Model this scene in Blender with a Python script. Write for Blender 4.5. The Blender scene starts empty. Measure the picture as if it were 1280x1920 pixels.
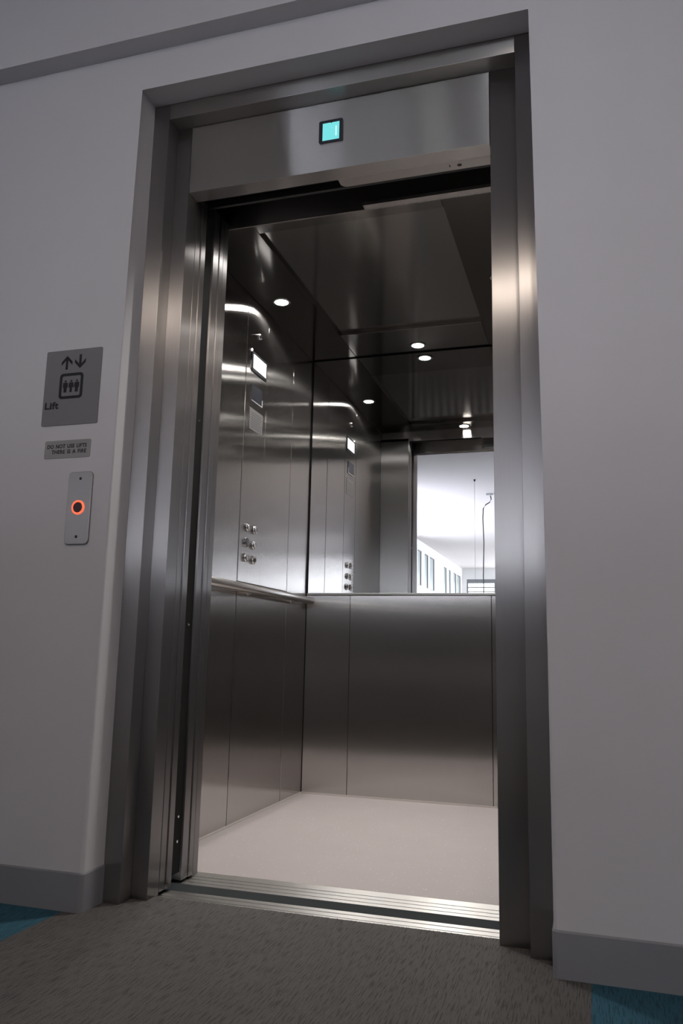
import bpy, bmesh, math, random
from mathutils import Vector, Matrix, Quaternion
random.seed(7)
S = bpy.context.scene
COL = S.collection

# ------------------------------------------------------------------ camera, world, exposure
CAM = (0.6514, -1.9175, 0.6789)
YAW, PITCH, ROLL, FPX = 0.3035, 0.1726, 0.0216, 1503.3
cy_, sy_, cp_, sp_ = math.cos(YAW), math.sin(YAW), math.cos(PITCH), math.sin(PITCH)
fwd = Vector((-sy_*cp_, cy_*cp_, sp_)); rgt = Vector((cy_, sy_, 0)); upv = rgt.cross(fwd)
rr = math.cos(ROLL)*rgt + math.sin(ROLL)*upv
uu = -math.sin(ROLL)*rgt + math.cos(ROLL)*upv
cd = bpy.data.cameras.new('camera'); cam = bpy.data.objects.new('camera', cd); COL.objects.link(cam)
cd.sensor_fit = 'HORIZONTAL'; cd.sensor_width = 36.0; cd.lens = FPX/1280*36.0
cd.clip_start = 0.02; cd.clip_end = 200
mw = Matrix((rr, uu, -fwd)).transposed().to_4x4(); mw.translation = Vector(CAM)
cam.matrix_world = mw
S.camera = cam

W = bpy.data.worlds.new('world'); S.world = W; W.use_nodes = True
W.node_tree.nodes['Background'].inputs[0].default_value = (0.55, 0.66, 0.8, 1)
W.node_tree.nodes['Background'].inputs[1].default_value = 1.0
S.view_settings.view_transform = 'Standard'; S.view_settings.look = 'None'
S.view_settings.gamma = 1.0; S.view_settings.use_curve_mapping = False
S.view_settings.exposure = 0.0

# strengths of everything that gives off light
L_ADDWIN = 18.0        # unseen windows added in the right and end walls to light the hall
L_STRIP = 26.0        # narrow side windows nearer the lift
L_SLIT = 0.50         # clerestory panes on the left of the hall
L_END = 5.0           # end window
L_LAMP = 90.0        # lift car downlight lenses
P_LAMP = 5.0          # the beam each of them throws down (watts)
L_WARM = 120.0         # warm hall downlights

# ------------------------------------------------------------------ dimensions (metres)
XWL, XWR, ZT = -0.6317, 0.551, 2.3804      # recess in the white wall
YA, XAL, XAR, ZA = 0.0973, -0.5776, 0.4944, 2.3283
YB, XBL, XBR, ZF = 0.154, -0.5278, 0.4179, 2.1
YJ, YP1, YP2 = 0.2149, 0.2513, 0.2848
YC0, YC1, YC2, YF = 0.3453, 0.3852, 0.4182, 0.4496
XCL, XCR, YR, ZM, ZC, ZTR = -0.7232, 0.446, 1.911, 0.9669, 2.1963, 2.13
QL, QR, QF, QB = -0.4818, 0.2045, 0.6095, 1.6132
LX0, LX1, LY1, LZ = -3.6, 4.0, -22.0, 3.6   # the hall behind the camera

# ------------------------------------------------------------------ materials
def newmat(name):
    m = bpy.data.materials.new(name); m.use_nodes = True
    nt = m.node_tree; return m, nt, nt.nodes['Principled BSDF']

def plain(name, col, rough=0.5, metal=0.0, spec=0.5, noise=0.0, nscale=8.0, bump=0.0, bscale=200.0):
    m, nt, b = newmat(name)
    b.inputs['Base Color'].default_value = (*col, 1); b.inputs['Roughness'].default_value = rough
    b.inputs['Metallic'].default_value = metal; b.inputs['Specular IOR Level'].default_value = spec
    geo = nt.nodes.new('ShaderNodeNewGeometry')
    if noise:
        n = nt.nodes.new('ShaderNodeTexNoise'); n.inputs['Scale'].default_value = nscale; n.inputs['Detail'].default_value = 5
        nt.links.new(geo.outputs['Position'], n.inputs['Vector'])
        r = nt.nodes.new('ShaderNodeMapRange'); r.inputs[1].default_value = 0.3; r.inputs[2].default_value = 0.7
        r.inputs[3].default_value = 1-noise; r.inputs[4].default_value = 1+noise
        nt.links.new(n.outputs['Fac'], r.inputs[0])
        mx = nt.nodes.new('ShaderNodeVectorMath'); mx.operation = 'SCALE'; mx.inputs[0].default_value = col
        nt.links.new(r.outputs[0], mx.inputs['Scale']); nt.links.new(mx.outputs[0], b.inputs['Base Color'])
    if bump:
        n2 = nt.nodes.new('ShaderNodeTexNoise'); n2.inputs['Scale'].default_value = bscale; n2.inputs['Detail'].default_value = 3
        nt.links.new(geo.outputs['Position'], n2.inputs['Vector'])
        bp = nt.nodes.new('ShaderNodeBump'); bp.inputs['Strength'].default_value = bump; bp.inputs['Distance'].default_value = 0.002
        nt.links.new(n2.outputs['Fac'], bp.inputs['Height']); nt.links.new(bp.outputs[0], b.inputs['Normal'])
    return m

def steel(name, col, across, along, grain_dir=(0, 0, 1), grain=(700, 700, 4), wob=0.0, wscale=(2, 2, 1)):
    """brushed stainless steel: reflections stay fairly crisp along the grain and spread wide across it"""
    m = bpy.data.materials.new(name); m.use_nodes = True
    nt = m.node_tree; nt.nodes.remove(nt.nodes['Principled BSDF'])
    b = nt.nodes.new('ShaderNodeBsdfAnisotropic'); b.distribution = 'GGX'
    nt.links.new(b.outputs[0], nt.nodes['Material Output'].inputs['Surface'])
    b.inputs['Roughness'].default_value = math.sqrt(math.sqrt(across*along))
    b.inputs['Anisotropy'].default_value = 1 - math.sqrt(along/across)
    t = nt.nodes.new('ShaderNodeCombineXYZ')
    for i in range(3): t.inputs[i].default_value = grain_dir[i]
    nt.links.new(t.outputs[0], b.inputs['Tangent'])
    geo = nt.nodes.new('ShaderNodeNewGeometry')
    mp = nt.nodes.new('ShaderNodeVectorMath'); mp.operation = 'MULTIPLY'; mp.inputs[1].default_value = grain
    nt.links.new(geo.outputs['Position'], mp.inputs[0])
    n = nt.nodes.new('ShaderNodeTexNoise'); n.inputs['Scale'].default_value = 1; n.inputs['Detail'].default_value = 2
    nt.links.new(mp.outputs[0], n.inputs['Vector'])
    c = nt.nodes.new('ShaderNodeMapRange'); c.inputs[1].default_value = 0.3; c.inputs[2].default_value = 0.7
    c.inputs[3].default_value = 0.985; c.inputs[4].default_value = 1.015
    nt.links.new(n.outputs['Fac'], c.inputs[0])
    mx = nt.nodes.new('ShaderNodeVectorMath'); mx.operation = 'SCALE'; mx.inputs[0].default_value = col
    nt.links.new(c.outputs[0], mx.inputs['Scale']); nt.links.new(mx.outputs[0], b.inputs['Color'])
    if wob:   # sheet metal is never quite flat
        mp2 = nt.nodes.new('ShaderNodeVectorMath'); mp2.operation = 'MULTIPLY'; mp2.inputs[1].default_value = wscale
        nt.links.new(geo.outputs['Position'], mp2.inputs[0])
        n2 = nt.nodes.new('ShaderNodeTexNoise'); n2.inputs['Scale'].default_value = 1; n2.inputs['Detail'].default_value = 1
        nt.links.new(mp2.outputs[0], n2.inputs['Vector'])
        bp = nt.nodes.new('ShaderNodeBump'); bp.inputs['Strength'].default_value = 1.0; bp.inputs['Distance'].default_value = wob
        nt.links.new(n2.outputs['Fac'], bp.inputs['Height']); nt.links.new(bp.outputs[0], b.inputs['Normal'])
    return m

def glow(name, col, strength):
    m, nt, b = newmat(name)
    b.inputs['Base Color'].default_value = (0.05, 0.05, 0.05, 1)
    b.inputs['Emission Color'].default_value = (*col, 1); b.inputs['Emission Strength'].default_value = strength
    b.inputs['Roughness'].default_value = 0.3
    return m

STEEL = (0.50, 0.485, 0.475)
M = {}
M['wall'] = plain('white_wall_paint', (0.575, 0.575, 0.607), 0.75, noise=0.02, nscale=2.0, bump=0.06, bscale=260)
M['ceil'] = plain('white_ceiling_paint', (0.83, 0.79, 0.78), 0.9, noise=0.01, nscale=1.0)
M['hallwall'] = plain('hall_wall_paint', (0.82, 0.82, 0.82), 0.85, noise=0.01, nscale=1.0)
M['sidewall'] = plain('grey_side_wall_paint', (0.36, 0.365, 0.39), 0.85, noise=0.01, nscale=1.0)
M['skirt'] = plain('grey_vinyl_skirting', (0.225, 0.23, 0.255), 0.55, noise=0.03, nscale=5.0)
M['frame'] = steel('brushed_frame_steel', (0.465, 0.455, 0.455), 0.50, 0.030)
M['fascia'] = steel('brushed_fascia_steel', STEEL, 0.45, 0.007, (1, 0, 0.01), (4, 700, 700), wob=0.0006, wscale=(5, 5, 2))
M['soffit'] = steel('brushed_soffit_steel', (0.44, 0.425, 0.415), 0.30, 0.02, (1, 0.01, 0), (4, 700, 700))
M['car'] = steel('brushed_car_wall_steel', (0.54, 0.525, 0.515), 0.11, 0.009, wob=0.0003, wscale=(1.5, 1.5, 1.5))
M['carlow'] = steel('brushed_rear_wall_steel', (0.57, 0.55, 0.535), 0.42, 0.013)
M['endstrip'] = steel('ceiling_end_strip_steel', (0.44, 0.42, 0.405), 0.028, 0.008, (1, 0, 0), (8, 700, 700))
M['transom'] = steel('brushed_transom_steel', (0.38, 0.365, 0.355), 0.26, 0.010, (1, 0, 0.01), (4, 700, 700))
M['border'] = steel('dark_ceiling_border_steel', (0.27, 0.255, 0.245), 0.03, 0.010, (1, 0, 0), (8, 700, 700), wob=0.0003, wscale=(6, 1, 1))
M['carceil'] = steel('polished_ceiling_steel', (0.56, 0.54, 0.52), 0.028, 0.008, (1, 0, 0), (8, 700, 700), wob=0.0004, wscale=(6, 1, 1))
M['rail'] = steel('satin_rail_steel', (0.82, 0.80, 0.78), 0.14, 0.06, (0, 1, 0.01), (700, 8, 700))
M['chrome'] = plain('polished_chrome', (0.75, 0.75, 0.75), 0.10, 1.0)
M['trim'] = plain('dull_trim_metal', (0.42, 0.41, 0.40), 0.35, 1.0)
M['mirror'] = plain('mirror_silver', (0.86, 0.87, 0.865), 0.0, 1.0)
M['sill'] = steel('ribbed_sill_aluminium', (0.72, 0.71, 0.69), 0.30, 0.06, (1, 0.01, 0.01), (5, 700, 700))
M['dark'] = plain('dark_painted_metal', (0.022, 0.022, 0.022), 0.6, noise=0.1, nscale=20)
M['riser'] = plain('gap_shade_riser', (0.11, 0.11, 0.10), 0.7)
M['edge'] = plain('pale_floor_edging', (0.50, 0.46, 0.44), 0.45)
M['rubber'] = plain('black_rubber', (0.009, 0.009, 0.009), 0.8, spec=0.15)
M['black'] = plain('black_gloss_plastic', (0.012, 0.012, 0.014), 0.25)
M['ink'] = plain('black_lettering', (0.010, 0.010, 0.013), 0.45)
M['plate'] = plain('anodised_sign_plate', (0.185, 0.182, 0.192), 0.55, 0.0, noise=0.02, nscale=4)
M['plate2'] = plain('light_sign_plate', (0.29, 0.29, 0.295), 0.5, 0.0, noise=0.02, nscale=4)
M['callplate'] = steel('satin_call_plate', (0.36, 0.35, 0.35), 0.35, 0.05)
M['dots'] = plain('clear_raised_dots', (0.16, 0.155, 0.165), 0.3)
M['ring'] = glow('lit_orange_ring', (1.0, 0.12, 0.05), 1.6)
M['ringcap'] = plain('dark_red_button_cap', (0.075, 0.045, 0.055), 0.35)
M['display'] = glow('lit_turquoise_display', (0.20, 0.86, 0.88), 0.88)
M['digit'] = glow('lit_white_digit', (0.75, 1.0, 1.0), 1.0)
M['bezel'] = plain('dark_display_bezel', (0.03, 0.032, 0.05), 0.35)
M['screen'] = glow('lit_white_screen', (1.0, 0.99, 0.97), 1.6)
M['screenink'] = plain('grey_screen_marks', (0.15, 0.15, 0.16), 0.5)
M['paper'] = plain('printed_notice_paper', (0.12, 0.117, 0.12), 0.6)
M['print'] = plain('grey_notice_print', (0.055, 0.055, 0.058), 0.6)
M['holder'] = plain('smoky_acrylic', (0.028, 0.03, 0.037), 0.15)
M['clearedge'] = plain('bright_acrylic_edge', (0.5, 0.5, 0.52), 0.2)
M['led'] = glow('lit_white_led', (1, 1, 1), 6.0)
M['lens'] = glow('lit_downlight_lens', (1.0, 0.955, 0.905), L_LAMP)
M['warmlens'] = glow('lit_warm_lens', (1.0, 0.85, 0.72), L_WARM)
M['addwin'] = glow('added_window_glow', (0.89, 0.92, 1.0), L_ADDWIN)
M['strip'] = glow('daylit_side_glass', (0.84, 0.88, 1.0), L_STRIP)
M['slit'] = glow('daylit_pale_glass', (0.70, 0.90, 0.95), L_SLIT)
M['endwin'] = glow('daylit_end_glass', (0.95, 0.98, 1.0), L_END)
M['winframe'] = plain('grey_window_frame', (0.22, 0.225, 0.24), 0.4)
M['whitebar'] = plain('white_painted_bar', (0.90, 0.90, 0.91), 0.4)
M['fabric'] = plain('blue_grey_fabric', (0.17, 0.19, 0.235), 0.9, noise=0.06, nscale=40)
M['cable'] = plain('dark_flex', (0.03, 0.03, 0.03), 0.6)
M['shaft'] = plain('dark_shaft_wall', (0.03, 0.03, 0.03), 0.9)

def carfloor():
    m, nt, b = newmat('speckled_safety_vinyl')
    geo = nt.nodes.new('ShaderNodeNewGeometry')
    v = nt.nodes.new('ShaderNodeTexVoronoi'); v.inputs['Scale'].default_value = 90
    nt.links.new(geo.outputs['Position'], v.inputs['Vector'])
    lt = nt.nodes.new('ShaderNodeMath'); lt.operation = 'LESS_THAN'; lt.inputs[1].default_value = 0.13
    nt.links.new(v.outputs['Distance'], lt.inputs[0])
    wn = nt.nodes.new('ShaderNodeMath'); wn.operation = 'GREATER_THAN'; wn.inputs[1].default_value = 0.72
    sep = nt.nodes.new('ShaderNodeSeparateColor'); nt.links.new(v.outputs['Color'], sep.inputs[0]); nt.links.new(sep.outputs[0], wn.inputs[0])
    mu = nt.nodes.new('ShaderNodeMath'); mu.operation = 'MULTIPLY'; nt.links.new(lt.outputs[0], mu.inputs[0]); nt.links.new(wn.outputs[0], mu.inputs[1])
    n = nt.nodes.new('ShaderNodeTexNoise'); n.inputs['Scale'].default_value = 5; n.inputs['Detail'].default_value = 6
    nt.links.new(geo.outputs['Position'], n.inputs['Vector'])
    cr = nt.nodes.new('ShaderNodeMix'); cr.data_type = 'RGBA'
    cr.inputs['A'].default_value = (0.385, 0.345, 0.345, 1); cr.inputs['B'].default_value = (0.43, 0.395, 0.39, 1)
    nt.links.new(n.outputs['Fac'], cr.inputs['Factor'])
    mx = nt.nodes.new('ShaderNodeMix'); mx.data_type = 'RGBA'; mx.inputs['B'].default_value = (0.9, 0.88, 0.86, 1)
    nt.links.new(mu.outputs[0], mx.inputs['Factor']); nt.links.new(cr.outputs['Result'], mx.inputs['A'])
    nt.links.new(mx.outputs['Result'], b.inputs['Base Color'])
    b.inputs['Roughness'].default_value = 0.42
    return m
M['carfloor'] = carfloor()

def carpet():
    """loop-pile carpet: grey-brown field with short dark flecks running away from the lift wall, teal tiles beside it"""
    m, nt, b = newmat('loop_pile_carpet')
    L = nt.links
    geo = nt.nodes.new('ShaderNodeNewGeometry')
    def stretched(sx, sy, detail):
        mp = nt.nodes.new('ShaderNodeVectorMath'); mp.operation = 'MULTIPLY'; mp.inputs[1].default_value = (sx, sy, 1)
        L.new(geo.outputs['Position'], mp.inputs[0])
        n = nt.nodes.new('ShaderNodeTexNoise'); n.inputs['Scale'].default_value = 1; n.inputs['Detail'].default_value = detail
        L.new(mp.outputs[0], n.inputs['Vector']); return n
    fle = stretched(340, 20, 2); fine = stretched(700, 380, 2); big = stretched(3, 2, 2)
    def ramp(src, a, c, lo, hi):
        r = nt.nodes.new('ShaderNodeMapRange'); r.inputs[1].default_value = a; r.inputs[2].default_value = c
        r.inputs[3].default_value = lo; r.inputs[4].default_value = hi; L.new(src, r.inputs[0]); return r.outputs[0]
    def mul(a, c):
        q = nt.nodes.new('ShaderNodeMath'); q.operation = 'MULTIPLY'; L.new(a, q.inputs[0]); L.new(c, q.inputs[1]); return q.outputs[0]
    f = mul(mul(ramp(fle.outputs['Fac'], 0.33, 0.5, 0.55, 1.0), ramp(fine.outputs['Fac'], 0.3, 0.7, 0.7, 1.3)), ramp(big.outputs['Fac'], 0.3, 0.7, 0.93, 1.07))
    sep = nt.nodes.new('ShaderNodeSeparateXYZ'); L.new(geo.outputs['Position'], sep.inputs[0])
    g1 = nt.nodes.new('ShaderNodeMath'); g1.operation = 'GREATER_THAN'; g1.inputs[1].default_value = 0.6265; L.new(sep.outputs[0], g1.inputs[0])
    g2 = nt.nodes.new('ShaderNodeMath'); g2.operation = 'LESS_THAN'; g2.inputs[1].default_value = -0.682; L.new(sep.outputs[0], g2.inputs[0])
    ad = nt.nodes.new('ShaderNodeMath'); ad.operation = 'ADD'; L.new(g1.outputs[0], ad.inputs[0]); L.new(g2.outputs[0], ad.inputs[1])
    g3 = nt.nodes.new('ShaderNodeMath'); g3.operation = 'GREATER_THAN'; g3.inputs[1].default_value = -1.0; L.new(sep.outputs[1], g3.inputs[0])
    ad2 = nt.nodes.new('ShaderNodeMath'); ad2.operation = 'MULTIPLY'; L.new(ad.outputs[0], ad2.inputs[0]); L.new(g3.outputs[0], ad2.inputs[1]); ad = ad2
    mx = nt.nodes.new('ShaderNodeMix'); mx.data_type = 'RGBA'
    mx.inputs['A'].default_value = (0.150, 0.144, 0.140, 1); mx.inputs['B'].default_value = (0.058, 0.160, 0.225, 1)
    L.new(ad.outputs[0], mx.inputs['Factor'])
    sc = nt.nodes.new('ShaderNodeVectorMath'); sc.operation = 'SCALE'; L.new(mx.outputs['Result'], sc.inputs[0]); L.new(f, sc.inputs['Scale'])
    L.new(sc.outputs[0], b.inputs['Base Color'])
    b.inputs['Roughness'].default_value = 0.95; b.inputs['Specular IOR Level'].default_value = 0.1
    bp = nt.nodes.new('ShaderNodeBump'); bp.inputs['Strength'].default_value = 0.9; bp.inputs['Distance'].default_value = 0.004
    L.new(f, bp.inputs['Height']); L.new(bp.outputs[0], b.inputs['Normal'])
    return m
M['carpet'] = carpet()

# ------------------------------------------------------------------ mesh helpers
def wloc(p):
    v = Vector((0, 0, 0))
    while p is not None: v += p.location; p = p.parent
    return v

def obj(name, bm, mat, parent=None, bevel=0.0, seg=2, smooth=False, loc=None):
    me = bpy.data.meshes.new(name)
    bmesh.ops.recalc_face_normals(bm, faces=bm.faces)
    o = bpy.data.objects.new(name, me); COL.objects.link(o)
    off = wloc(parent)
    if parent: o.parent = parent
    if loc is not None:
        o.location = Vector(loc) - off; off = Vector(loc)
    bmesh.ops.translate(bm, vec=-off, verts=bm.verts)
    if smooth:
        for f in bm.faces: f.smooth = True
    bm.to_mesh(me); bm.free()
    mats = mat if isinstance(mat, (list, tuple)) else [mat]
    for q in mats: me.materials.append(q)
    if bevel:
        md = o.modifiers.new('edge', 'BEVEL'); md.width = bevel; md.segments = seg; md.limit_method = 'ANGLE'; md.angle_limit = 0.6
    return o

def thing(name, label, cat, loc=(0, 0, 0), group=None):
    o = bpy.data.objects.new(name, None); COL.objects.link(o); o.location = loc; o.empty_display_size = 0.05
    o['label'] = label; o['category'] = cat
    if group: o['group'] = group
    return o

def tag(o, label, cat, group=None):
    o['label'] = label; o['category'] = cat
    if group: o['group'] = group
    return o

def struct(name, bm, mat, parent=None, label=None, cat=None, **k):
    o = obj(name, bm, mat, parent, **k)
    if parent is None:
        o['kind'] = 'structure'
        if label: o['label'] = label
        if cat: o['category'] = cat
    return o

def box(bm, x0, x1, y0, y1, z0, z1, mi=0):
    v = [bm.verts.new(p) for p in ((x0,y0,z0),(x1,y0,z0),(x1,y1,z0),(x0,y1,z0),(x0,y0,z1),(x1,y0,z1),(x1,y1,z1),(x0,y1,z1))]
    for q in ((0,3,2,1),(4,5,6,7),(0,1,5,4),(1,2,6,5),(2,3,7,6),(3,0,4,7)):
        f = bm.faces.new([v[i] for i in q]); f.material_index = mi
    return bm

def BX(*a): return box(bmesh.new(), *a)

def prism(bm, pts, axis, a0, a1, mi=0):
    """extrude a 2D outline along an axis: axis 'x' -> pts are (y,z); 'y' -> (x,z); 'z' -> (x,y)"""
    def p3(p, a):
        return (a, p[0], p[1]) if axis == 'x' else ((p[0], a, p[1]) if axis == 'y' else (p[0], p[1], a))
    A = [bm.verts.new(p3(p, a0)) for p in pts]; B = [bm.verts.new(p3(p, a1)) for p in pts]
    fs = [bm.faces.new(A), bm.faces.new(B[::-1])]
    n = len(pts)
    for i in range(n): fs.append(bm.faces.new((A[i], B[i], B[(i+1) % n], A[(i+1) % n])))
    for f in fs: f.material_index = mi
    return bm

def rrect(x0, x1, z0, z1, r, n=6):
    out = []
    for cx, cz, a in ((x1-r, z1-r, 0), (x0+r, z1-r, 90), (x0+r, z0+r, 180), (x1-r, z0+r, 270)):
        for i in range(n+1):
            t = math.radians(a + 90*i/n); out.append((cx + r*math.cos(t), cz + r*math.sin(t)))
    return out

def frame_ring(bm, outer, inner, axis, a0, a1):
    """hollow plate between two outlines with the same number of points"""
    def p3(p, a):
        return (a, p[0], p[1]) if axis == 'x' else ((p[0], a, p[1]) if axis == 'y' else (p[0], p[1], a))
    n = len(outer)
    R = [[bm.verts.new(p3(p, a)) for p in pts] for pts, a in ((outer, a0), (outer, a1), (inner, a1), (inner, a0))]
    for k in range(4):
        A, B = R[k], R[(k+1) % 4]
        for i in range(n): bm.faces.new((A[i], A[(i+1) % n], B[(i+1) % n], B[i]))
    return bm

def basis(axis):
    a = Vector(axis).normalized(); q = Vector((0, 0, 1)) if abs(a.z) < 0.9 else Vector((1, 0, 0))
    u = a.cross(q).normalized(); return a, u, a.cross(u)

def lathe(bm, c, axis, prof, n=32, close=True):
    """prof: list of (radius, distance along the axis)"""
    a, u, w = basis(axis); c = Vector(c); rings = []
    for r, h in prof:
        if r < 1e-6: rings.append([bm.verts.new(c + a*h)])
        else: rings.append([bm.verts.new(c + a*h + (u*math.cos(2*math.pi*i/n) + w*math.sin(2*math.pi*i/n))*r) for i in range(n)])
    for A, B in zip(rings, rings[1:]):
        for i in range(n):
            j = (i+1) % n
            if len(A) == 1 and len(B) == 1: continue
            if len(A) == 1: bm.faces.new((A[0], B[i], B[j]))
            elif len(B) == 1: bm.faces.new((A[i], A[j], B[0]))
            else: bm.faces.new((A[i], A[j], B[j], B[i]))
    if close:
        if len(rings[0]) > 2: bm.faces.new(rings[0])
        if len(rings[-1]) > 2: bm.faces.new(rings[-1][::-1])
    return bm

def tube(bm, pts, r, n=10):
    pts = [Vector(p) for p in pts]; rings = []
    for i, p in enumerate(pts):
        t = (pts[min(i+1, len(pts)-1)] - pts[max(i-1, 0)]).normalized()
        a, u, w = basis(t)
        rings.append([bm.verts.new(p + (u*math.cos(2*math.pi*k/n) + w*math.sin(2*math.pi*k/n))*r) for k in range(n)])
    for A, B in zip(rings, rings[1:]):
        for k in range(n): bm.faces.new((A[k], A[(k+1) % n], B[(k+1) % n], B[k]))
    bm.faces.new(rings[0]); bm.faces.new(rings[-1][::-1])
    return bm

def holed_wall(bm, plane, a0, a1, u0, u1, z0, z1, holes):
    """slab with rectangular openings; plane 'x' -> u is y, plane 'y' -> u is x; thickness a0..a1"""
    us = sorted({u0, u1, *[h[0] for h in holes], *[h[1] for h in holes]}); zs = sorted({z0, z1, *[h[2] for h in holes], *[h[3] for h in holes]})
    solid = lambda i, j: 0 <= i < len(us)-1 and 0 <= j < len(zs)-1 and not any(h[0]-1e-6 <= us[i] and us[i+1] <= h[1]+1e-6 and h[2]-1e-6 <= zs[j] and zs[j+1] <= h[3]+1e-6 for h in holes)
    cache = {}
    def V(i, j, k):
        if (i, j, k) not in cache:
            a = (a0, a1)[k]; cache[(i, j, k)] = bm.verts.new((a, us[i], zs[j]) if plane == 'x' else (us[i], a, zs[j]))
        return cache[(i, j, k)]
    for i in range(len(us)-1):
        for j in range(len(zs)-1):
            if not solid(i, j): continue
            for k in (0, 1): bm.faces.new((V(i,j,k), V(i+1,j,k), V(i+1,j+1,k), V(i,j+1,k)))
            if not solid(i-1, j): bm.faces.new((V(i,j,0), V(i,j,1), V(i,j+1,1), V(i,j+1,0)))
            if not solid(i+1, j): bm.faces.new((V(i+1,j,0), V(i+1,j,1), V(i+1,j+1,1), V(i+1,j+1,0)))
            if not solid(i, j-1): bm.faces.new((V(i,j,0), V(i,j,1), V(i+1,j,1), V(i+1,j,0)))
            if not solid(i, j+1): bm.faces.new((V(i,j+1,0), V(i,j+1,1), V(i+1,j+1,1), V(i+1,j+1,0)))
    return bm

def text_mesh(body, size, extrude, offset=0.0, align='LEFT', word=1.0, char=1.0):
    cu = bpy.data.curves.new('lettering', 'FONT'); cu.body = body; cu.size = size; cu.extrude = extrude; cu.offset = offset
    cu.align_x = align; cu.space_word = word; cu.space_character = char; cu.resolution_u = 6
    o = bpy.data.objects.new('lettering', cu); COL.objects.link(o)
    dg = bpy.context.evaluated_depsgraph_get(); dg.update()
    me = bpy.data.meshes.new_from_object(o.evaluated_get(dg))
    bpy.data.objects.remove(o); bpy.data.curves.remove(cu)
    return me

def wall_text(name, body, x, z, width, height, y, parent, mat, align='LEFT', offset=0.0, depth=0.0006, word=1.0, char=1.0):
    """lettering facing the viewer on a wall, fitted to a cap height and width; x is left (or right) edge, z the baseline"""
    me = text_mesh(body, 1.0, 0.0, offset, align, word, char)
    bm = bmesh.new(); bm.from_mesh(me); bpy.data.meshes.remove(me)
    xs = [v.co.x for v in bm.verts]; zs = [v.co.y for v in bm.verts]
    sx = width/(max(xs)-min(xs)); sz = height/(max(zs)-min(zs)) 
    x0 = min(xs) if align == 'LEFT' else max(xs); z0 = min(zs)
    r = bmesh.ops.extrude_face_region(bm, geom=bm.faces[:])
    ext = [g for g in r['geom'] if isinstance(g, bmesh.types.BMVert)]
    es = set(ext)
    for v in bm.verts:
        v.co = Vector((x + (v.co.x-x0)*sx, y - (depth if v in es else 0), z + (v.co.y-z0)*sz))
    return obj(name, bm, mat, parent)

# ================================================================== THE SETTING
# floor: carpet right up to the lift sill
bm = bmesh.new(); jag = []
xx = XBR + .055
while xx > XBL - .06:
    jag += [(xx, .1985 + random.uniform(0, .0045)), (xx - random.uniform(.001, .002), .1960 + random.uniform(0, .0025))]
    xx -= random.uniform(.003, .006)
prism(bm, [(LX0-.3, LY1-.3), (LX1+.3, LY1-.3), (LX1+.3, 0.2), (XBR+.062, 0.2)] + jag + [(XBL-.07, 0.2), (LX0-.3, 0.2)], 'z', -0.0015, 0.0014)
box(bm, LX0-.3, LX1+.3, LY1-.3, .194, -.12, -.0016)
struct('floor', bm, M['carpet'])

# the white wall with the lift recess; rounded plaster bead round the recess
bm = bmesh.new()
prism(bm, [(LX0, 0), (XWL, 0), (XWL, ZT), (XWR, ZT), (XWR, 0), (LX1, 0), (LX1, LZ), (LX0, LZ)], 'y', 0.0, YA)
eds = []
for e in bm.edges:
    a, c = e.verts
    if abs(a.co.y) < 1e-6 and abs(c.co.y) < 1e-6:
        mid = (a.co + c.co)/2
        if (abs(mid.x-XWL) < 1e-4 or abs(mid.x-XWR) < 1e-4 or abs(mid.z-ZT) < 1e-4) and XWL-.01 < mid.x < XWR+.01: eds.append(e)
bmesh.ops.bevel(bm, geom=eds, offset=0.012, segments=5, affect='EDGES', profile=0.5)
struct('wall_front', bm, M['wall'])
# wall round the back of the frame, out of sight behind the steel
bm = bmesh.new()
prism(bm, [(LX0, 0), (-1.2, 0), (-1.2, 2.42), (1.0, 2.42), (1.0, 0), (LX1, 0), (LX1, LZ), (LX0, LZ)], 'y', YA+.001, 0.2149)
struct('wall_core', bm, M['shaft'])
struct('trim_1', BX(LX0, LX1, -0.063, -0.0002, 2.497, LZ), M['wall'])   # bulkhead above the lift

def skirting(name, pts):
    """vinyl skirting 98 mm high along a path of inner points, each with its outward offset"""
    bm = bmesh.new(); rings = []
    for (x, y, ox, oy) in pts:
        rings.append([bm.verts.new(p) for p in ((x, y, 0), (x+ox, y+oy, 0), (x+ox, y+oy, .094), (x+ox*.3, y+oy*.3, .098), (x, y, .098))])
    for A, B in zip(rings, rings[1:]):
        for i in range(5): bm.faces.new((A[i], A[(i+1) % 5], B[(i+1) % 5], B[i]))
    bm.faces.new(rings[0]); bm.faces.new(rings[-1][::-1])
    return struct(name, bm, M['skirt'])
t = 0.0035
arc = lambda cx, cy, r, a0, a1, n=8: [(cx + r*math.cos(math.radians(a0+(a1-a0)*i/n)), cy + r*math.sin(math.radians(a0+(a1-a0)*i/n)), t*math.cos(math.radians(a0+(a1-a0)*i/n)), t*math.sin(math.radians(a0+(a1-a0)*i/n))) for i in range(n+1)]
skirting('baseboard_left', [(LX0, 0, 0, -t)] + arc(XWL-.009, .009, .009, -90, 0) + [(XWL, YA-.0005, t, 0)])
skirting('baseboard_right', [(XWR, YA-.0005, -t, 0)] + arc(XWR+.009, .009, .009, 180, 270) + [(LX1, 0, 0, -t)])

# unseen side walls and lower ceiling, added to hold hall light off the lift wall
AX0, AX1, AY, AZ = -1.26, 1.4, -3.2, 2.98
struct('wall_added_left', BX(AX0-.2, AX0, AY, -.0635, 0, AZ), M['wall'])
struct('wall_added_right', BX(AX1, AX1+.2, AY, -.0635, 0, AZ), M['wall'])
struct('ceiling_added', BX(LX0+.001, LX1-.001, AY, -.0635, AZ, LZ-.001), M['wall'])
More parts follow.
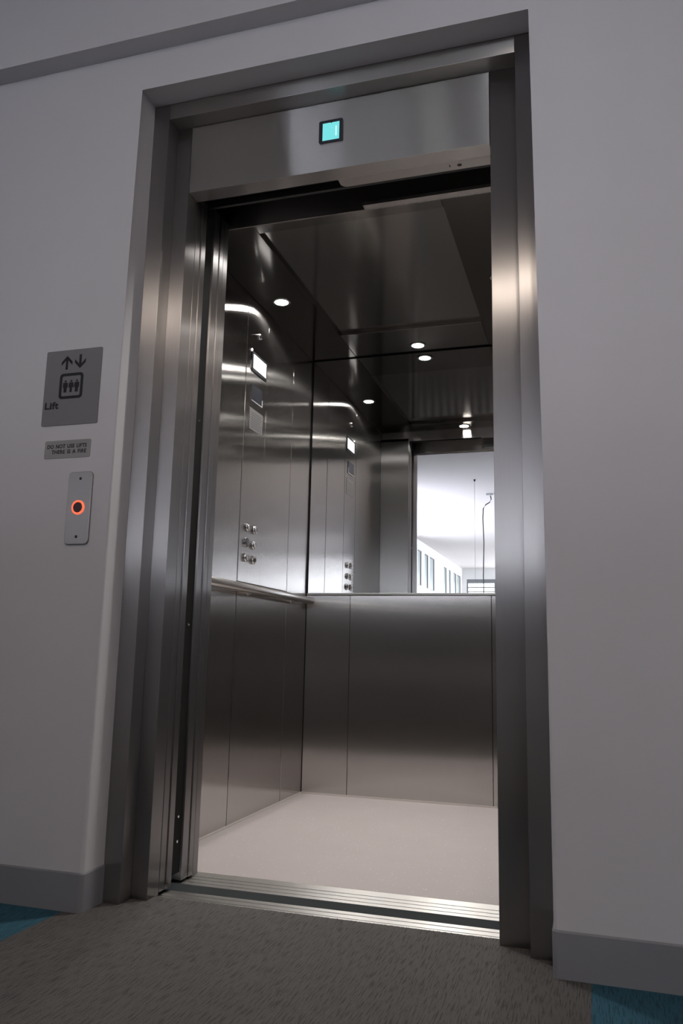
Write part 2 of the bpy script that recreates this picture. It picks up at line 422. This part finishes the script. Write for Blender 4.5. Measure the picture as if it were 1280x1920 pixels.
# the hall behind the viewer
struct('ceiling', BX(LX0-.3, LX1+.3, LY1-.3, 0.2, LZ, LZ+.15), M['ceil'])
D0 = 2*YR - CAM[1]
slits = []
sides = [(-8.25-.5*k, -8.0-.5*k, 1.3, 3.3) for k in range(12)]
def yof(dx): return -((CAM[0]-LX0)/dx - D0)
for a, c, z0, z1 in ((.2100, .2052, 2.42, 3.34), (.2010, .1965, 2.42, 3.34), (.1945, .1885, 2.42, 3.34),
                     (.1765, .1730, 2.42, 3.30), (.1705, .1678, 2.42, 3.30), (.1642, .1608, 2.42, 3.30), (.1600, .1555, 2.42, 3.30)):
    slits.append((yof(c), yof(a), z0, z1))
struct('wall_left', holed_wall(bmesh.new(), 'x', LX0-.25, LX0, LY1-.25, 0.2, 0, LZ, slits + sides), M['hallwall'])
wn = 0
for (y0, y1, z0, z1) in sides:
    wn += 1
    fr = struct(f'window_{wn}', frame_ring(bmesh.new(), [(y0, z0), (y1, z0), (y1, z1), (y0, z1)], [(y0+.015, z0+.03), (y1-.015, z0+.03), (y1-.015, z1-.03), (y0+.015, z1-.03)], 'x', LX0-.10, LX0-.04), M['winframe'])
    obj('window_pane', BX(LX0-.07, LX0-.06, y0+.015, y1-.015, z0+.03, z1-.03), M['strip'], fr)
    obj('transom_bar', BX(LX0-.058, LX0-.04, y0+.015, y1-.015, 2.28, 2.32), M['winframe'], fr)
for (y0, y1, z0, z1) in slits:
    wn += 1
    fr = struct(f'window_{wn}', frame_ring(bmesh.new(), [(y0, z0), (y1, z0), (y1, z1), (y0, z1)], [(y0+.025, z0+.03), (y1-.025, z0+.03), (y1-.025, z1-.03), (y0+.025, z1-.03)], 'x', LX0-.05, LX0-.012), M['winframe'])
    obj('window_pane', BX(LX0-.035, LX0-.028, y0+.025, y1-.025, z0+.03, z1-.03), M['slit'], fr)
big = [(-21.2, -17.9, 1.5, 3.3), (-17.4, -14.1, 1.5, 3.3)]  # unseen windows added to light the hall from the right
struct('wall_right', holed_wall(bmesh.new(), 'x', LX1, LX1+.25, LY1-.25, 0.2, 0, LZ, big), M['sidewall'])
for (y0, y1, z0, z1) in big:
    wn += 1
    fr = struct(f'window_{wn}', frame_ring(bmesh.new(), [(y0, z0), (y1, z0), (y1, z1), (y0, z1)], [(y0+.07, z0+.07), (y1-.07, z0+.07), (y1-.07, z1-.07), (y0+.07, z1-.07)], 'x', LX1+.10, LX1+.18), M['winframe'])
    obj('window_pane', BX(LX1+.13, LX1+.14, y0+.07, y1-.07, z0+.07, z1-.07), M['addwin'], fr)
    for yy in (y0+(y1-y0)/3, y0+2*(y1-y0)/3): obj('mullion', BX(LX1+.10, LX1+.128, yy-.03, yy+.03, z0+.07, z1-.07), M['winframe'], fr)
ends = [(-1.6, 0.8, 1.9, 3.3), (1.2, 3.6, 1.5, 3.3)]  # unseen windows added to spread light evenly over the lift wall
ew = (-3.45, -2.35, 1.0, 3.24)
struct('wall_back', holed_wall(bmesh.new(), 'y', LY1-.25, LY1, LX0, LX1, 0, LZ, [ew, *ends]), M['hallwall'])
wn += 1
fr = struct(f'window_{wn}', frame_ring(bmesh.new(), [(ew[0], ew[2]), (ew[1], ew[2]), (ew[1], ew[3]), (ew[0], ew[3])], [(ew[0]+.05, ew[2]+.07), (ew[1]-.16, ew[2]+.07), (ew[1]-.16, ew[3]-.14), (ew[0]+.05, ew[3]-.14)], 'y', LY1-.12, LY1-.02), M['winframe'])
obj('window_pane', BX(ew[0]+.05, ew[1]-.16, LY1-.09, LY1-.08, ew[2]+.07, ew[3]-.14), M['endwin'], fr)
for k in range(14):
    zz = ew[3]-.28-.15*k
    if zz > ew[2]+.1: obj('glazing_bar', BX(ew[0]+.05, ew[1]-.16, LY1-.078, LY1-.04, zz-.018, zz+.018), M['winframe'], fr)

for (x0, x1, z0, z1) in ends:
    wn += 1
    fr = struct(f'window_{wn}', frame_ring(bmesh.new(), [(x0, z0), (x1, z0), (x1, z1), (x0, z1)], [(x0+.07, z0+.07), (x1-.07, z0+.07), (x1-.07, z1-.07), (x0+.07, z1-.07)], 'y', LY1-.18, LY1-.10), M['winframe'])
    obj('window_pane', BX(x0+.07, x1-.07, LY1-.14, LY1-.13, z0+.07, z1-.07), M['addwin'], fr)
    obj('mullion', BX((x0+x1)/2-.03, (x0+x1)/2+.03, LY1-.128, LY1-.10, z0+.07, z1-.07), M['winframe'], fr)

# dark lift shaft round the car
bm = bmesh.new()
prism(bm, [(-1.6, .216), (-1.5, .216), (-1.5, 2.3), (1.3, 2.3), (1.3, .216), (1.4, .216), (1.4, 2.4), (-1.6, 2.4)], 'z', -1.0, 3.6)
box(bm, -1.6, 1.4, .216, 2.4, 3.6, 3.7); box(bm, -1.6, 1.4, .216, 2.4, -1.1, -1.0)
box(bm, -1.5, XBL-.6, .216, .22, -1, 3.6)
struct('wall_shaft', bm, M['shaft'])

# ================================================================== LIFT ENTRANCE FRAME
fr = thing('lift_door_frame', 'stepped brushed stainless steel lift entrance frame set in the white wall recess', 'door frame', (0, YA, 0))
obj('outer_jamb', BX(XWL, XAL, YA, YJ, 0, ZT), M['frame'], fr, bevel=.0012)
obj('inner_jamb', BX(XAL+.0004, XBL, YB, YJ, 0, ZA), M['frame'], fr, bevel=.0012)
obj('outer_jamb', BX(XAR, XWR, YA, YJ, 0, ZT), M['frame'], fr, bevel=.0012)
obj('inner_jamb', BX(XBR, XAR-.0004, YB, YJ, 0, ZA), M['frame'], fr, bevel=.0012)
obj('head_jamb', BX(XAL+.0004, XAR-.0004, YA+.0004, YJ, ZA, ZT), M['soffit'], fr, bevel=.0012)
obj('fascia_panel', BX(XBL+.0012, XBR-.0012, YB+.0005, YJ-.003, ZF, ZA-.0015), M['fascia'], fr, bevel=.0012)
# cover strip under the head with two small holes, cut away on the left where the door track runs
cs = obj('track_cover', prism(bmesh.new(), [(-.05, YJ-.002), (XBR, YJ-.002), (XBR, .2555), (-.033, .2555), (-.042, .252), (-.05, .243)], 'z', ZF+.001, ZF+.012), M['soffit'], fr)
obj('screw_hole', lathe(bmesh.new(), (.319, .234, ZF+.0008), (0, 0, -1), [(.007, 0), (.007, .0004), (0, .0004)], 20), M['dark'], cs)
obj('slot_hole', BX(.289, .292, .226, .238, ZF+.0004, ZF+.001), M['dark'], cs)
# dark door-gear housing above the opening
bm = bmesh.new()
box(bm, -1.15, .62, YJ+.001, YC2, 2.30, 2.31); box(bm, XBR+.001, XBR+.01, YP2+.004, YC2-.075, 0.02, 2.30)
hb = obj('door_gear_housing', bm, M['dark'], fr)
obj('hanger_track', BX(-1.12, .60, .292, .304, 2.16, 2.24), M['dark'], hb)
obj('hanger_track', BX(-1.12, .60, .330, .342, 2.15, 2.22), M['dark'], hb)
obj('strike_post', BX(XBR, XBR+.03, YJ+.0005, YP2, 0.004, 2.16), M['frame'], fr, bevel=.001)

# landing doors, slid open to the left: only their leading edges show
ld = thing('landing_door', 'open two-panel steel landing door slid left, nearest the entrance frame', 'lift door', (XBL, YJ, 0))
obj('door_panel', BX(-1.05, XBL+.0, YJ+.003, YP1-.0025, .006, 2.13), M['frame'], ld, bevel=.0015)
obj('door_panel', BX(-1.05, XBL+.002, YP1+.0025, YP2-.001, .006, 2.13), M['frame'], ld, bevel=.0015)
cdr = thing('cabin_door', 'open two-panel steel car door slid left, beyond the dark gap', 'lift door', (XBL, YC0, 0))
obj('door_panel', BX(-1.05, XBL+.0, YC0, YC1-.003, .006, 2.15), M['frame'], cdr, bevel=.0015)
obj('door_panel', BX(-1.05, XBL+.002, YC1+.003, YC2-.004, .006, 2.15), M['frame'], cdr, bevel=.0015)
# black safety edge standing in the gap
se = obj('door_edge_seal', BX(XBL-.034, XBL-.006, YP2+.005, YC0-.0015, .03, 2.10), M['rubber'], cdr)
for zz in (.12, .19, .75, 1.4):
    obj('fixing_screw', lathe(bmesh.new(), (XBL-.006, .318, zz), (1, 0, 0), [(.0045, 0), (.004, .002), (0, .0025)], 12), M['chrome'], se)

# sills: ribbed aluminium
def sill(name, label, y0, y1, grooves, x0, x1, zt=0.0, depth=.03):
    pts = [(y0, zt-depth), (y0, zt)]
    for g0, g1 in grooves: pts += [(g0, zt), (g0+.0005, zt-.008), (g1-.0005, zt-.008), (g1, zt)]
    pts += [(y1, zt), (y1, zt-depth)]
    o = obj(name, prism(bmesh.new(), pts, 'x', x0, x1), [M['sill'], M['riser']], loc=((x0+x1)/2, y0, zt-depth))
    for f in o.data.polygons:          # dark colour on the risers puts in the shade of the running gap
        if abs(f.normal.y) > .9 and f.area > .02: f.material_index = 1
    return tag(o, label, 'door sill')
sill('door_sill', 'ribbed aluminium landing sill between carpet and dark running gap', .1950, .2745, [(.2175, .2225), (.2475, .2535)], -1.1, XBR+.06, -.0018)
sill('door_sill', 'ribbed aluminium car sill at the front edge of the lift floor', YC0-.008, .4700, [(.3600, .3655), (.3910, .3965), (.4200, .4255)], -1.1, XBR+.06)

# ================================================================== LIFT CAR
car = thing('lift_car', 'brushed stainless steel lift car interior with pale speckled vinyl floor', 'lift', (-.14, 1.18, 0))
obj('car_floor', BX(XCL, XCR, .4702, YR, -.03, 0.0), M['carfloor'], car)
T = .02
def lpanel(y0, y1, z0, z1, m='car', g0=.003, g1=.003):
    obj('wall_panel', BX(XCL-T, XCL, y0+g0, y1-g1, z0, z1), M[m], car, bevel=.0012)
SEAM1, SEAM2, SEAM3 = 1.070, 1.303, 1.631
lpanel(YF, SEAM1, .004, ZC); lpanel(SEAM1, SEAM3, .004, .952); lpanel(SEAM2, SEAM3, .9545, ZC, g0=.0012); lpanel(SEAM3, YR, .004, ZC)
obj('wall_backing', BX(XCL-.05, XCL-T-.001, YF, YR+.05, 0, ZC), M['dark'], car)
# rear wall below the mirror
for x0, x1 in ((XCL+.001, -.4925), (-.4925, .2005), (.2005, XCR-.001)):
    obj('wall_panel', BX(x0+.0014, x1-.0014, YR, YR+T, .004, .9545), M['carlow'], car, bevel=.0012)
obj('wall_backing', BX(XCL-.05, XCR+.05, YR+T+.001, YR+.05, 0, ZC+.03), M['dark'], car)
obj('mirror_ledge', BX(XCL+.004, XCR-.002, YR-.007, YR+T, .9565, ZM), M['trim'], car, bevel=.001)
# right wall
for y0, y1 in ((YF, SEAM1), (SEAM1, SEAM3), (SEAM3, YR)):
    obj('wall_panel', BX(XCR, XCR+T, y0+.0012, y1-.0012, .004, ZC), M['car'], car, bevel=.0012)
obj('wall_backing', BX(XCR+T+.001, XCR+.05, YF, YR+.05, 0, ZC), M['dark'], car)
# front returns and transom
obj('front_jamb', BX(XCL, XBL+.0005, YC2, YF, 0, ZTR+.02), M['frame'], car, bevel=.0012)
obj('front_jamb', BX(XBR, XCR+.04, YC2-.073, YF, 0, ZTR+.02), M['frame'], car, bevel=.0012)
obj('transom', BX(XCL, XCR, YF-.006, YF, ZTR, ZC+.03), M['transom'], car, bevel=.001)
obj('transom_cover', BX(-.03, XBR, YC2, YF-.0065, ZTR, ZTR+.012), M['soffit'], car, bevel=.001)
# ceiling: lower border carrying the downlights, raised polished middle panel
for x0, x1 in ((XCL, QL-.0012), (QR+.0012, XCR)):
    obj('ceiling_side_strip', BX(x0, x1, YF, YR+.02, ZC, ZC+.016), M['border'], car, bevel=.001)
for y0, y1 in ((YF, QF), (QB, YR+.02)):
    obj('ceiling_end_strip', BX(QL+.0004, QR-.0004, y0, y1, ZC+.001, ZC+.016), M['endstrip'], car, bevel=.001)
obj('ceiling_panel', BX(QL-.05, QR+.05, QF-.05, QB+.05, ZC+.0165, ZC+.03), M['carceil'], car)
# thin metal edge strip where the walls meet the floor
obj('floor_edge_strip', BX(XCL+.0005, XCL+.006, YF, YR, .0002, .007), M['edge'], car)
obj('floor_edge_strip', BX(XCL+.006, XCR, YR-.006, YR-.0005, .0002, .007), M['edge'], car)

# mirror on the upper rear wall
mir = thing('wall_mirror', 'large frameless mirror covering the upper half of the lift rear wall', 'mirror', ((XCL+XCR)/2, YR, ZM))
obj('mirror_glass', BX(XCL+.0075, XCR-.002, YR, YR+.006, ZM+.0005, ZC-.006), M['mirror'], mir)
obj('mirror_backing', BX(XCL+.002, XCR-.001, YR+.0065, YR+T, ZM+.0005, ZC-.001), M['rubber'], mir)

# downlights
def downlight(x, y, label):
    d = thing('recessed_downlight', label, 'ceiling light', (x, y, ZC), 'lift ceiling downlights')
    obj('trim_ring', lathe(bmesh.new(), (x, y, ZC), (0, 0, -1), [(.029, .0005), (.029, .003), (.033, .0045), (.040, .003), (.0415, .0004)], 40), M['chrome'], d, smooth=True)
    obj('lens', lathe(bmesh.new(), (x, y, ZC), (0, 0, -1), [(.0285, .0004), (.0285, .0022), (.0, .0022)], 20), M['lens'], d)
    la = bpy.data.lights.new('lamp_beam', 'AREA'); la.shape = 'DISK'; la.size = .055; la.energy = P_LAMP; la.spread = math.radians(125); la.color = (1.0, 0.955, 0.905)
    lo = bpy.data.objects.new('lamp_beam', la); COL.objects.link(lo); lo.parent = d; lo.location = (0, 0, -.0028)
    for a in (20, 200):
        obj('screw', lathe(bmesh.new(), (x+.0372*math.cos(math.radians(a)), y+.0372*math.sin(math.radians(a)), ZC-.0032), (0, 0, -1), [(.0032, 0), (.0025, .0015), (0, .002)], 10), M['chrome'], d)
downlight(-.617, 1.18, 'round lit downlight in the lift ceiling border above the control panel wall')
downlight(-.139, 1.822, 'round lit downlight in the lift ceiling border just in front of the mirror')
downlight(-.133, .515, 'round lit downlight over the lift doorway, seen only in the mirror')
downlight(.335, 1.18, 'round lit downlight above the right lift wall, hidden behind the door frame')

# handrail
hr = thing('handrail', 'satin stainless handrail along the left lift wall below the buttons', 'handrail', (-.67, 1.2, .922))
RX, RZ = -.670, .9235
sec = []
for i in range(24):
    a = 2*math.pi*i/24; c_, s_ = math.cos(a), math.sin(a)
    sec.append((.0200*math.copysign(abs(c_)**.75, c_), .0170*math.copysign(abs(s_)**.75, s_)))
bm = bmesh.new(); rings = []
for yy, k in ((.545, .55), (.549, .85), (.556, 1), (1.823, 1), (1.831, .85), (1.835, .55)):
    rings.append([bm.verts.new((RX+px*k, yy, RZ+pz*k)) for px, pz in sec])
for A, B in zip(rings, rings[1:]):
    for i in range(24): bm.faces.new((A[i], A[(i+1) % 24], B[(i+1) % 24], B[i]))
bm.faces.new(rings[0]); bm.faces.new(rings[-1][::-1])
obj('rail', bm, M['rail'], hr, smooth=True)
for yy in (.70, 1.19, 1.70):
    bk = obj('bracket', tube(bmesh.new(), [(XCL+.002, yy, RZ-.004), (XCL+.015, yy, RZ-.004), (RX-.012, yy, RZ-.004)], .008, 12), M['rail'], hr, smooth=True)
    obj('bracket_rosette', lathe(bmesh.new(), (XCL, yy, RZ-.004), (1, 0, 0), [(.018, 0.0002), (.018, .003), (.012, .005), (0, .005)], 24), M['rail'], bk)

# control panel
cp = thing('control_panel', 'tall stainless lift control panel with white screen and six round buttons', 'control panel', (XCL, (SEAM1+SEAM2)/2, .95))
obj('face_plate', BX(XCL-T, XCL+.0006, SEAM1+.003, SEAM2-.0012, .9545, ZC-.002), M['car'], cp, bevel=.0012)
X0 = XCL+.0006
bz = obj('screen_bezel', prism(bmesh.new(), rrect(1.118, 1.284, 1.868, 1.958, .006), 'x', X0, X0+.005), M['black'], cp, bevel=.001)
sc = obj('screen', BX(X0+.005, X0+.0056, 1.131, 1.272, 1.884, 1.947), M['screen'], cp)
for k in range(4): obj('screen_mark', BX(X0+.0056, X0+.006, 1.139+.011*k, 1.147+.011*k, 1.9355, 1.9415), M['screenink'], sc)
obj('indicator_light', lathe(bmesh.new(), (X0, 1.1215, 1.964), (1, 0, 0), [(.005, 0), (.005, .002), (0, .004)], 16), M['led'], cp)
ks = obj('key_switch', lathe(bmesh.new(), (X0, 1.194, 2.05), (1, 0, 0), [(.015, 0), (.015, .004), (.011, .009), (.007, .010), (0, .010)], 28), M['chrome'], cp, smooth=True)
obj('keyhole', BX(X0+.0098, X0+.0108, 1.1925, 1.1955, 2.044, 2.056), M['black'], ks)
obj('speaker_slot', BX(X0, X0+.004, 1.112, 1.1155, 1.875, 1.915), M['chrome'], cp)
for (yy, zz, kind) in ((1.146, 1.187, 'b'), (1.220, 1.185, 'b'), (1.142, 1.121, 'd'), (1.215, 1.119, 'b'), (1.141, 1.058, 'b'), (1.222, 1.056, 'k')):
    if kind == 'd':
        b_ = obj('button', lathe(bmesh.new(), (X0, yy, zz), (1, 0, 0), [(.0205, 0), (.0205, .006), (.019, .007), (0, .007)], 28), M['chrome'], cp, bevel=.0006)
        obj('button_cap', lathe(bmesh.new(), (X0+.007, yy, zz), (1, 0, 0), [(.0185, 0), (.0185, .001), (0, .0012)], 28), M['black'], b_)
        b_['label'] = 'flat black button'
    else:
        b_ = obj('button', lathe(bmesh.new(), (X0, yy, zz), (1, 0, 0), [(.0185, 0), (.0185, .004), (.0165, .008), (.013, .0105), (.011, .0095), (0, .0085)], 28), M['chrome'], cp, smooth=True)
        if kind == 'k':
            obj('keyhole', BX(X0+.008, X0+.0098, yy-.0022, yy+.0022, zz-.007, zz+.007), M['black'], b_)
            b_['label'] = 'key switch with slot'
        else:
            obj('button_cap', lathe(bmesh.new(), (X0+.0086, yy, zz-.001), (1, 0, 0), [(.0085, 0), (.0078, .001), (0, .0012)], 24), M['trim'], b_)
# small smoky panel and printed notice stuck below the screen
sp = thing('sign_holder', 'small smoky acrylic sign holder below the lift screen', 'sign', (X0, 1.19, 1.765))
obj('holder_plate', prism(bmesh.new(), rrect(1.128, 1.246, 1.738, 1.812, .004), 'x', X0+.0003, X0+.003), M['holder'], sp)
obj('holder_lip', BX(X0+.003, X0+.0048, 1.130, 1.246, 1.7375, 1.7405), M['clearedge'], sp)
obj('holder_lip', BX(X0+.003, X0+.0048, 1.2435, 1.246, 1.7405, 1.770), M['clearedge'], sp)
nt_ = thing('notice_sheet', 'grey printed notice sheet on the lift control panel under the sign holder', 'notice', (X0, 1.19, 1.66))
obj('sheet', BX(X0+.0004, X0+.0016, 1.120, 1.263, 1.612, 1.706), M['paper'], nt_)
for k in range(7):
    zz = 1.688-.0105*k
    obj('print_line', BX(X0+.0016, X0+.0018, 1.134 + (0.004 if k == 0 else 0), 1.250-.012*((k*37) % 4)/3, zz-.0016, zz+.0016), M['print'], nt_)

# ================================================================== SIGNS ON THE WALL
# floor indicator in the fascia
fi = thing('floor_indicator', 'small turquoise lit floor display in the steel panel above the lift door', 'display', (-.055, YB, 2.225))
yb = YB+.0005
obj('display_bezel', prism(bmesh.new(), rrect(-.0940, -.0180, 2.1885, 2.2630, .006), 'y', yb, yb-.005), M['bezel'], fi, bevel=.001)
dsp = obj('display', BX(-.0815, -.0290, yb-.0058, yb-.005, 2.1955, 2.2525), M['display'], fi)
obj('digit', BX(-.0405, -.0370, yb-.0064, yb-.0058, 2.2065, 2.2390), M['digit'], dsp)
obj('arrow_mark', prism(bmesh.new(), [(-.0560, 2.2525), (-.0520, 2.2525), (-.0540, 2.2490)], 'y', yb-.0062, yb-.0058), M['bezel'], dsp)

# Lift sign
ls = thing('lift_sign', 'large grey lift sign with arrows and three-person pictogram on the white wall', 'sign', (-.785, 0, 1.43))
obj('sign_plate', prism(bmesh.new(), rrect(-.8805, -.6900, 1.3125, 1.5430, .0045), 'y', -.0002, -.003), M['plate'], ls, bevel=.0006)
ys = -.003; yt = -.0038
def arrow(xc, zt, zb, up):
    L_ = zt-zb; w = .0074; s = .0074
    tip, d = (zt, -1) if up else (zb, 1)
    k = 1.414
    pts = [(xc, tip), (xc+.0185, tip+d*.0185), (xc+.0185, tip+d*(.0185+s*k)), (xc+w/2, tip+d*(w/2+s*k)), (xc+w/2, tip+d*L_), (xc-w/2, tip+d*L_), (xc-w/2, tip+d*(w/2+s*k)), (xc-.0185, tip+d*(.0185+s*k)), (xc-.0185, tip+d*.0185)]
    return prism(bmesh.new(), pts, 'y', ys, yt)
obj('arrow', arrow(-.8075, 1.5245, 1.4820, True), M['ink'], ls)
obj('arrow', arrow(-.7620, 1.5255, 1.4830, False), M['ink'], ls)
pf = obj('pictogram_frame', frame_ring(bmesh.new(), rrect(-.8275, -.7475, 1.3920, 1.4700, .0110), rrect(-.8190, -.7560, 1.4005, 1.4615, .0050), 'y', ys, yt), M['ink'], ls)
def person(xc, z0, z1, skirt):
    bm = bmesh.new(); h = z1-z0
    P = lambda pts: prism(bm, [(xc+a*h, z0+c*h) for a, c in pts], 'y', ys, yt)
    P([(.085*math.cos(2*math.pi*i/16), .915+.085*math.sin(2*math.pi*i/16)) for i in range(16)])
    if skirt:
        P([(-.16, .80), (.16, .80), (.20, .72), (.235, .38), (.15, .38), (-.15, .38), (-.235, .38), (-.20, .72)])
        P([(-.11, .38), (.11, .38), (.10, 0), (-.10, 0)])
    else:
        P([(-.17, .80), (.17, .80), (.215, .75), (.215, .38), (.14, .38), (.13, .0), (.012, 0), (.006, .36), (-.006, .36), (-.012, 0), (-.13, 0), (-.14, .38), (-.215, .38), (-.215, .75)])
    return bm
for xc, s in ((-.8070, False), (-.7875, True), (-.7682, False)):
    obj('person_figure', person(xc, 1.4115, 1.4490, s), M['ink'], pf)
wall_text('lettering', 'Lift', -.8715, 1.3630, .0465, .0215, ys, ls, M['ink'], offset=.022, depth=.0012, char=1.08)
dots = [(0, 0), (0, 2), (1, 0), (4, 1), (5, 0), (8, 0), (9, 0), (8, 1), (12, 1), (13, 0), (12, 2), (13, 1)]
bm = bmesh.new()
for a, c in dots: lathe(bm, (-.8705+a*.0022, ys, 1.3525-c*.0024), (0, -1, 0), [(.0008, 0), (.0006, .0005), (0, .0007)], 8)
obj('braille_dots', bm, M['dots'], ls)

# fire notice
fs = thing('fire_sign', 'small grey fire warning plate between the lift sign and call button', 'sign', (-.784, 0, 1.24))
obj('sign_plate', prism(bmesh.new(), rrect(-.8610, -.7060, 1.2135, 1.2668, .0050), 'y', -.0002, -.002), M['plate2'], fs, bevel=.0005)
wall_text('lettering', 'DO NOT USE LIFTS', -.8515, 1.2430, .1325, .0118, -.002, fs, M['ink'], offset=.020, word=1.5, char=1.06)
wall_text('lettering', 'THERE IS A FIRE', -.8360, 1.2265, .1165, .0118, -.002, fs, M['ink'], offset=.020, word=1.5, char=1.06)

# call button
cb = thing('call_button_plate', 'tall steel lift call plate with one red lit ring button', 'call button', (-.727, 0, 1.065))
obj('face_plate', prism(bmesh.new(), rrect(-.7660, -.6880, .9600, 1.1690, .0120), 'y', -.0002, -.007), M['callplate'], cb, bevel=.0018, seg=3)
obj('button_ring', lathe(bmesh.new(), (-.7275, -.007, 1.0655), (0, -1, 0), [(.0205, 0), (.0203, .0025), (.0180, .0034), (.0155, .0030), (.0152, .0)], 48), M['ring'], cb, smooth=True)
bt = obj('button', lathe(bmesh.new(), (-.7275, -.007, 1.0655), (0, -1, 0), [(.0150, 0), (.0150, .0030), (.0138, .0038), (0, .0040)], 40), M['ringcap'], cb)
for zz in (1.149, .982):
    sw = obj('screw', lathe(bmesh.new(), (-.7270, -.007, zz), (0, -1, 0), [(.0042, 0), (.0038, .0008), (.0015, .0010), (0, .0004)], 16), M['dark'], cb)

# ================================================================== IN THE HALL: SEEN IN THE MIRROR, OR ADDED FOR REFLECTIONS
cx, cyy = -1.083, -8.88
hc = thing('hanging_cable', 'dark flexible cable hanging from a ceiling block, seen in the mirror', 'cable', (cx, cyy, LZ))
obj('ceiling_block', BX(cx-.06, cx+.06, cyy-.05, cyy+.05, LZ-.035, LZ), M['whitebar'], hc, bevel=.004)
obj('flex', tube(bmesh.new(), [(cx+.02, cyy, LZ-.035), (cx+.03, cyy, LZ-.10), (cx-.0, cyy, LZ-.16), (cx-.07, cyy, LZ-.20), (cx-.115, cyy, LZ-.27), (cx-.125, cyy, LZ-.45), (cx-.11, cyy, LZ-.9), (cx-.125, cyy, LZ-1.5), (cx-.12, cyy, LZ-2.1)], .0095, 10), M['cable'], hc, smooth=True)
obj('plug', lathe(bmesh.new(), (cx-.12, cyy, LZ-2.1), (0, 0, -1), [(.012, 0), (.025, .02), (.025, .08), (.015, .10), (0, .10)], 16), M['cable'], hc)
hw = thing('hanging_wire', 'thin straight wire hanging from the hall ceiling, seen in the mirror', 'wire', (-1.178, -7.59, LZ))
obj('wire', tube(bmesh.new(), [(-1.178, -7.59, LZ), (-1.178, -7.59, 1.7)], .0022, 6), M['winframe'], hw)
obj('ceiling_hook', lathe(bmesh.new(), (-1.178, -7.59, LZ), (0, 0, -1), [(.018, 0), (.014, .03), (0, .035)], 12), M['cable'], hw)
for xx, nm in ((0.42, 'round warm ceiling downlight in the lobby, left one'), (1.05, 'round warm ceiling downlight in the lobby, right one')):
    d = thing('lobby_downlight', nm, 'ceiling light', (xx, -2.65, AZ), 'lobby ceiling downlights')
    obj('trim_ring', lathe(bmesh.new(), (xx, -2.65, AZ), (0, 0, -1), [(.111, .0005), (.111, .006), (.135, .006), (.135, .0005)], 32), M['whitebar'], d)
    obj('lens', lathe(bmesh.new(), (xx, -2.65, AZ), (0, 0, -1), [(.110, .0005), (.110, .003), (0, .003)], 20), M['warmlens'], d)

# unseen screens added across the hall to darken what the rear steel reflects
for k in range(4):
    x0 = -3.55 + 1.5*k
    where = ('nearest the hall side windows', 'second from the narrow hall windows', 'third from the narrow hall windows', 'farthest from the narrow hall windows')[k]
    sc_ = thing('added_screen', 'added unseen blue-grey screen across the hall, darkening reflections, ' + where, 'screen', (x0+.74, -6.0, 0), 'added screens across the hall')
    obj('fabric_panel', BX(x0+.02, x0+1.46, -6.02, -5.98, .08, 1.51), M['fabric'], sc_, bevel=.006)
    obj('screen_frame', frame_ring(bmesh.new(), [(x0, .06), (x0+1.48, .06), (x0+1.48, 1.53), (x0, 1.53)], [(x0+.02, .08), (x0+1.46, .08), (x0+1.46, 1.51), (x0+.02, 1.51)], 'y', -6.025, -5.975), M['winframe'], sc_)
    for xx in (x0+.12, x0+1.32): obj('foot', BX(xx, xx+.05, -6.2, -5.8, 0, .06), M['winframe'], sc_, bevel=.008)

# unseen low white bars added to put bright stripes in the car ceiling
bl = thing('stripe_barrier', 'low white barred barrier across the hall, seen as bright stripes in the ceiling', 'barrier', (-.2, -5.0, 0))
obj('top_rail', BX(-2.36, 2.0, -5.020, -4.980, .60, .62), M['winframe'], bl, bevel=.003)
obj('bottom_rail', BX(-2.36, 2.0, -5.020, -4.980, .26, .28), M['winframe'], bl, bevel=.003)
for k in range(40):
    xx = -2.32 + .109*k
    if xx < 1.98: obj('stripe_bar', BX(xx-.027, xx+.027, -5.012, -4.982, .28, .60), M['whitebar'], bl)
for xx in (-2.38, 2.02): obj('post', BX(xx-.025, xx+.025, -5.03, -4.97, 0, .66), M['winframe'], bl)
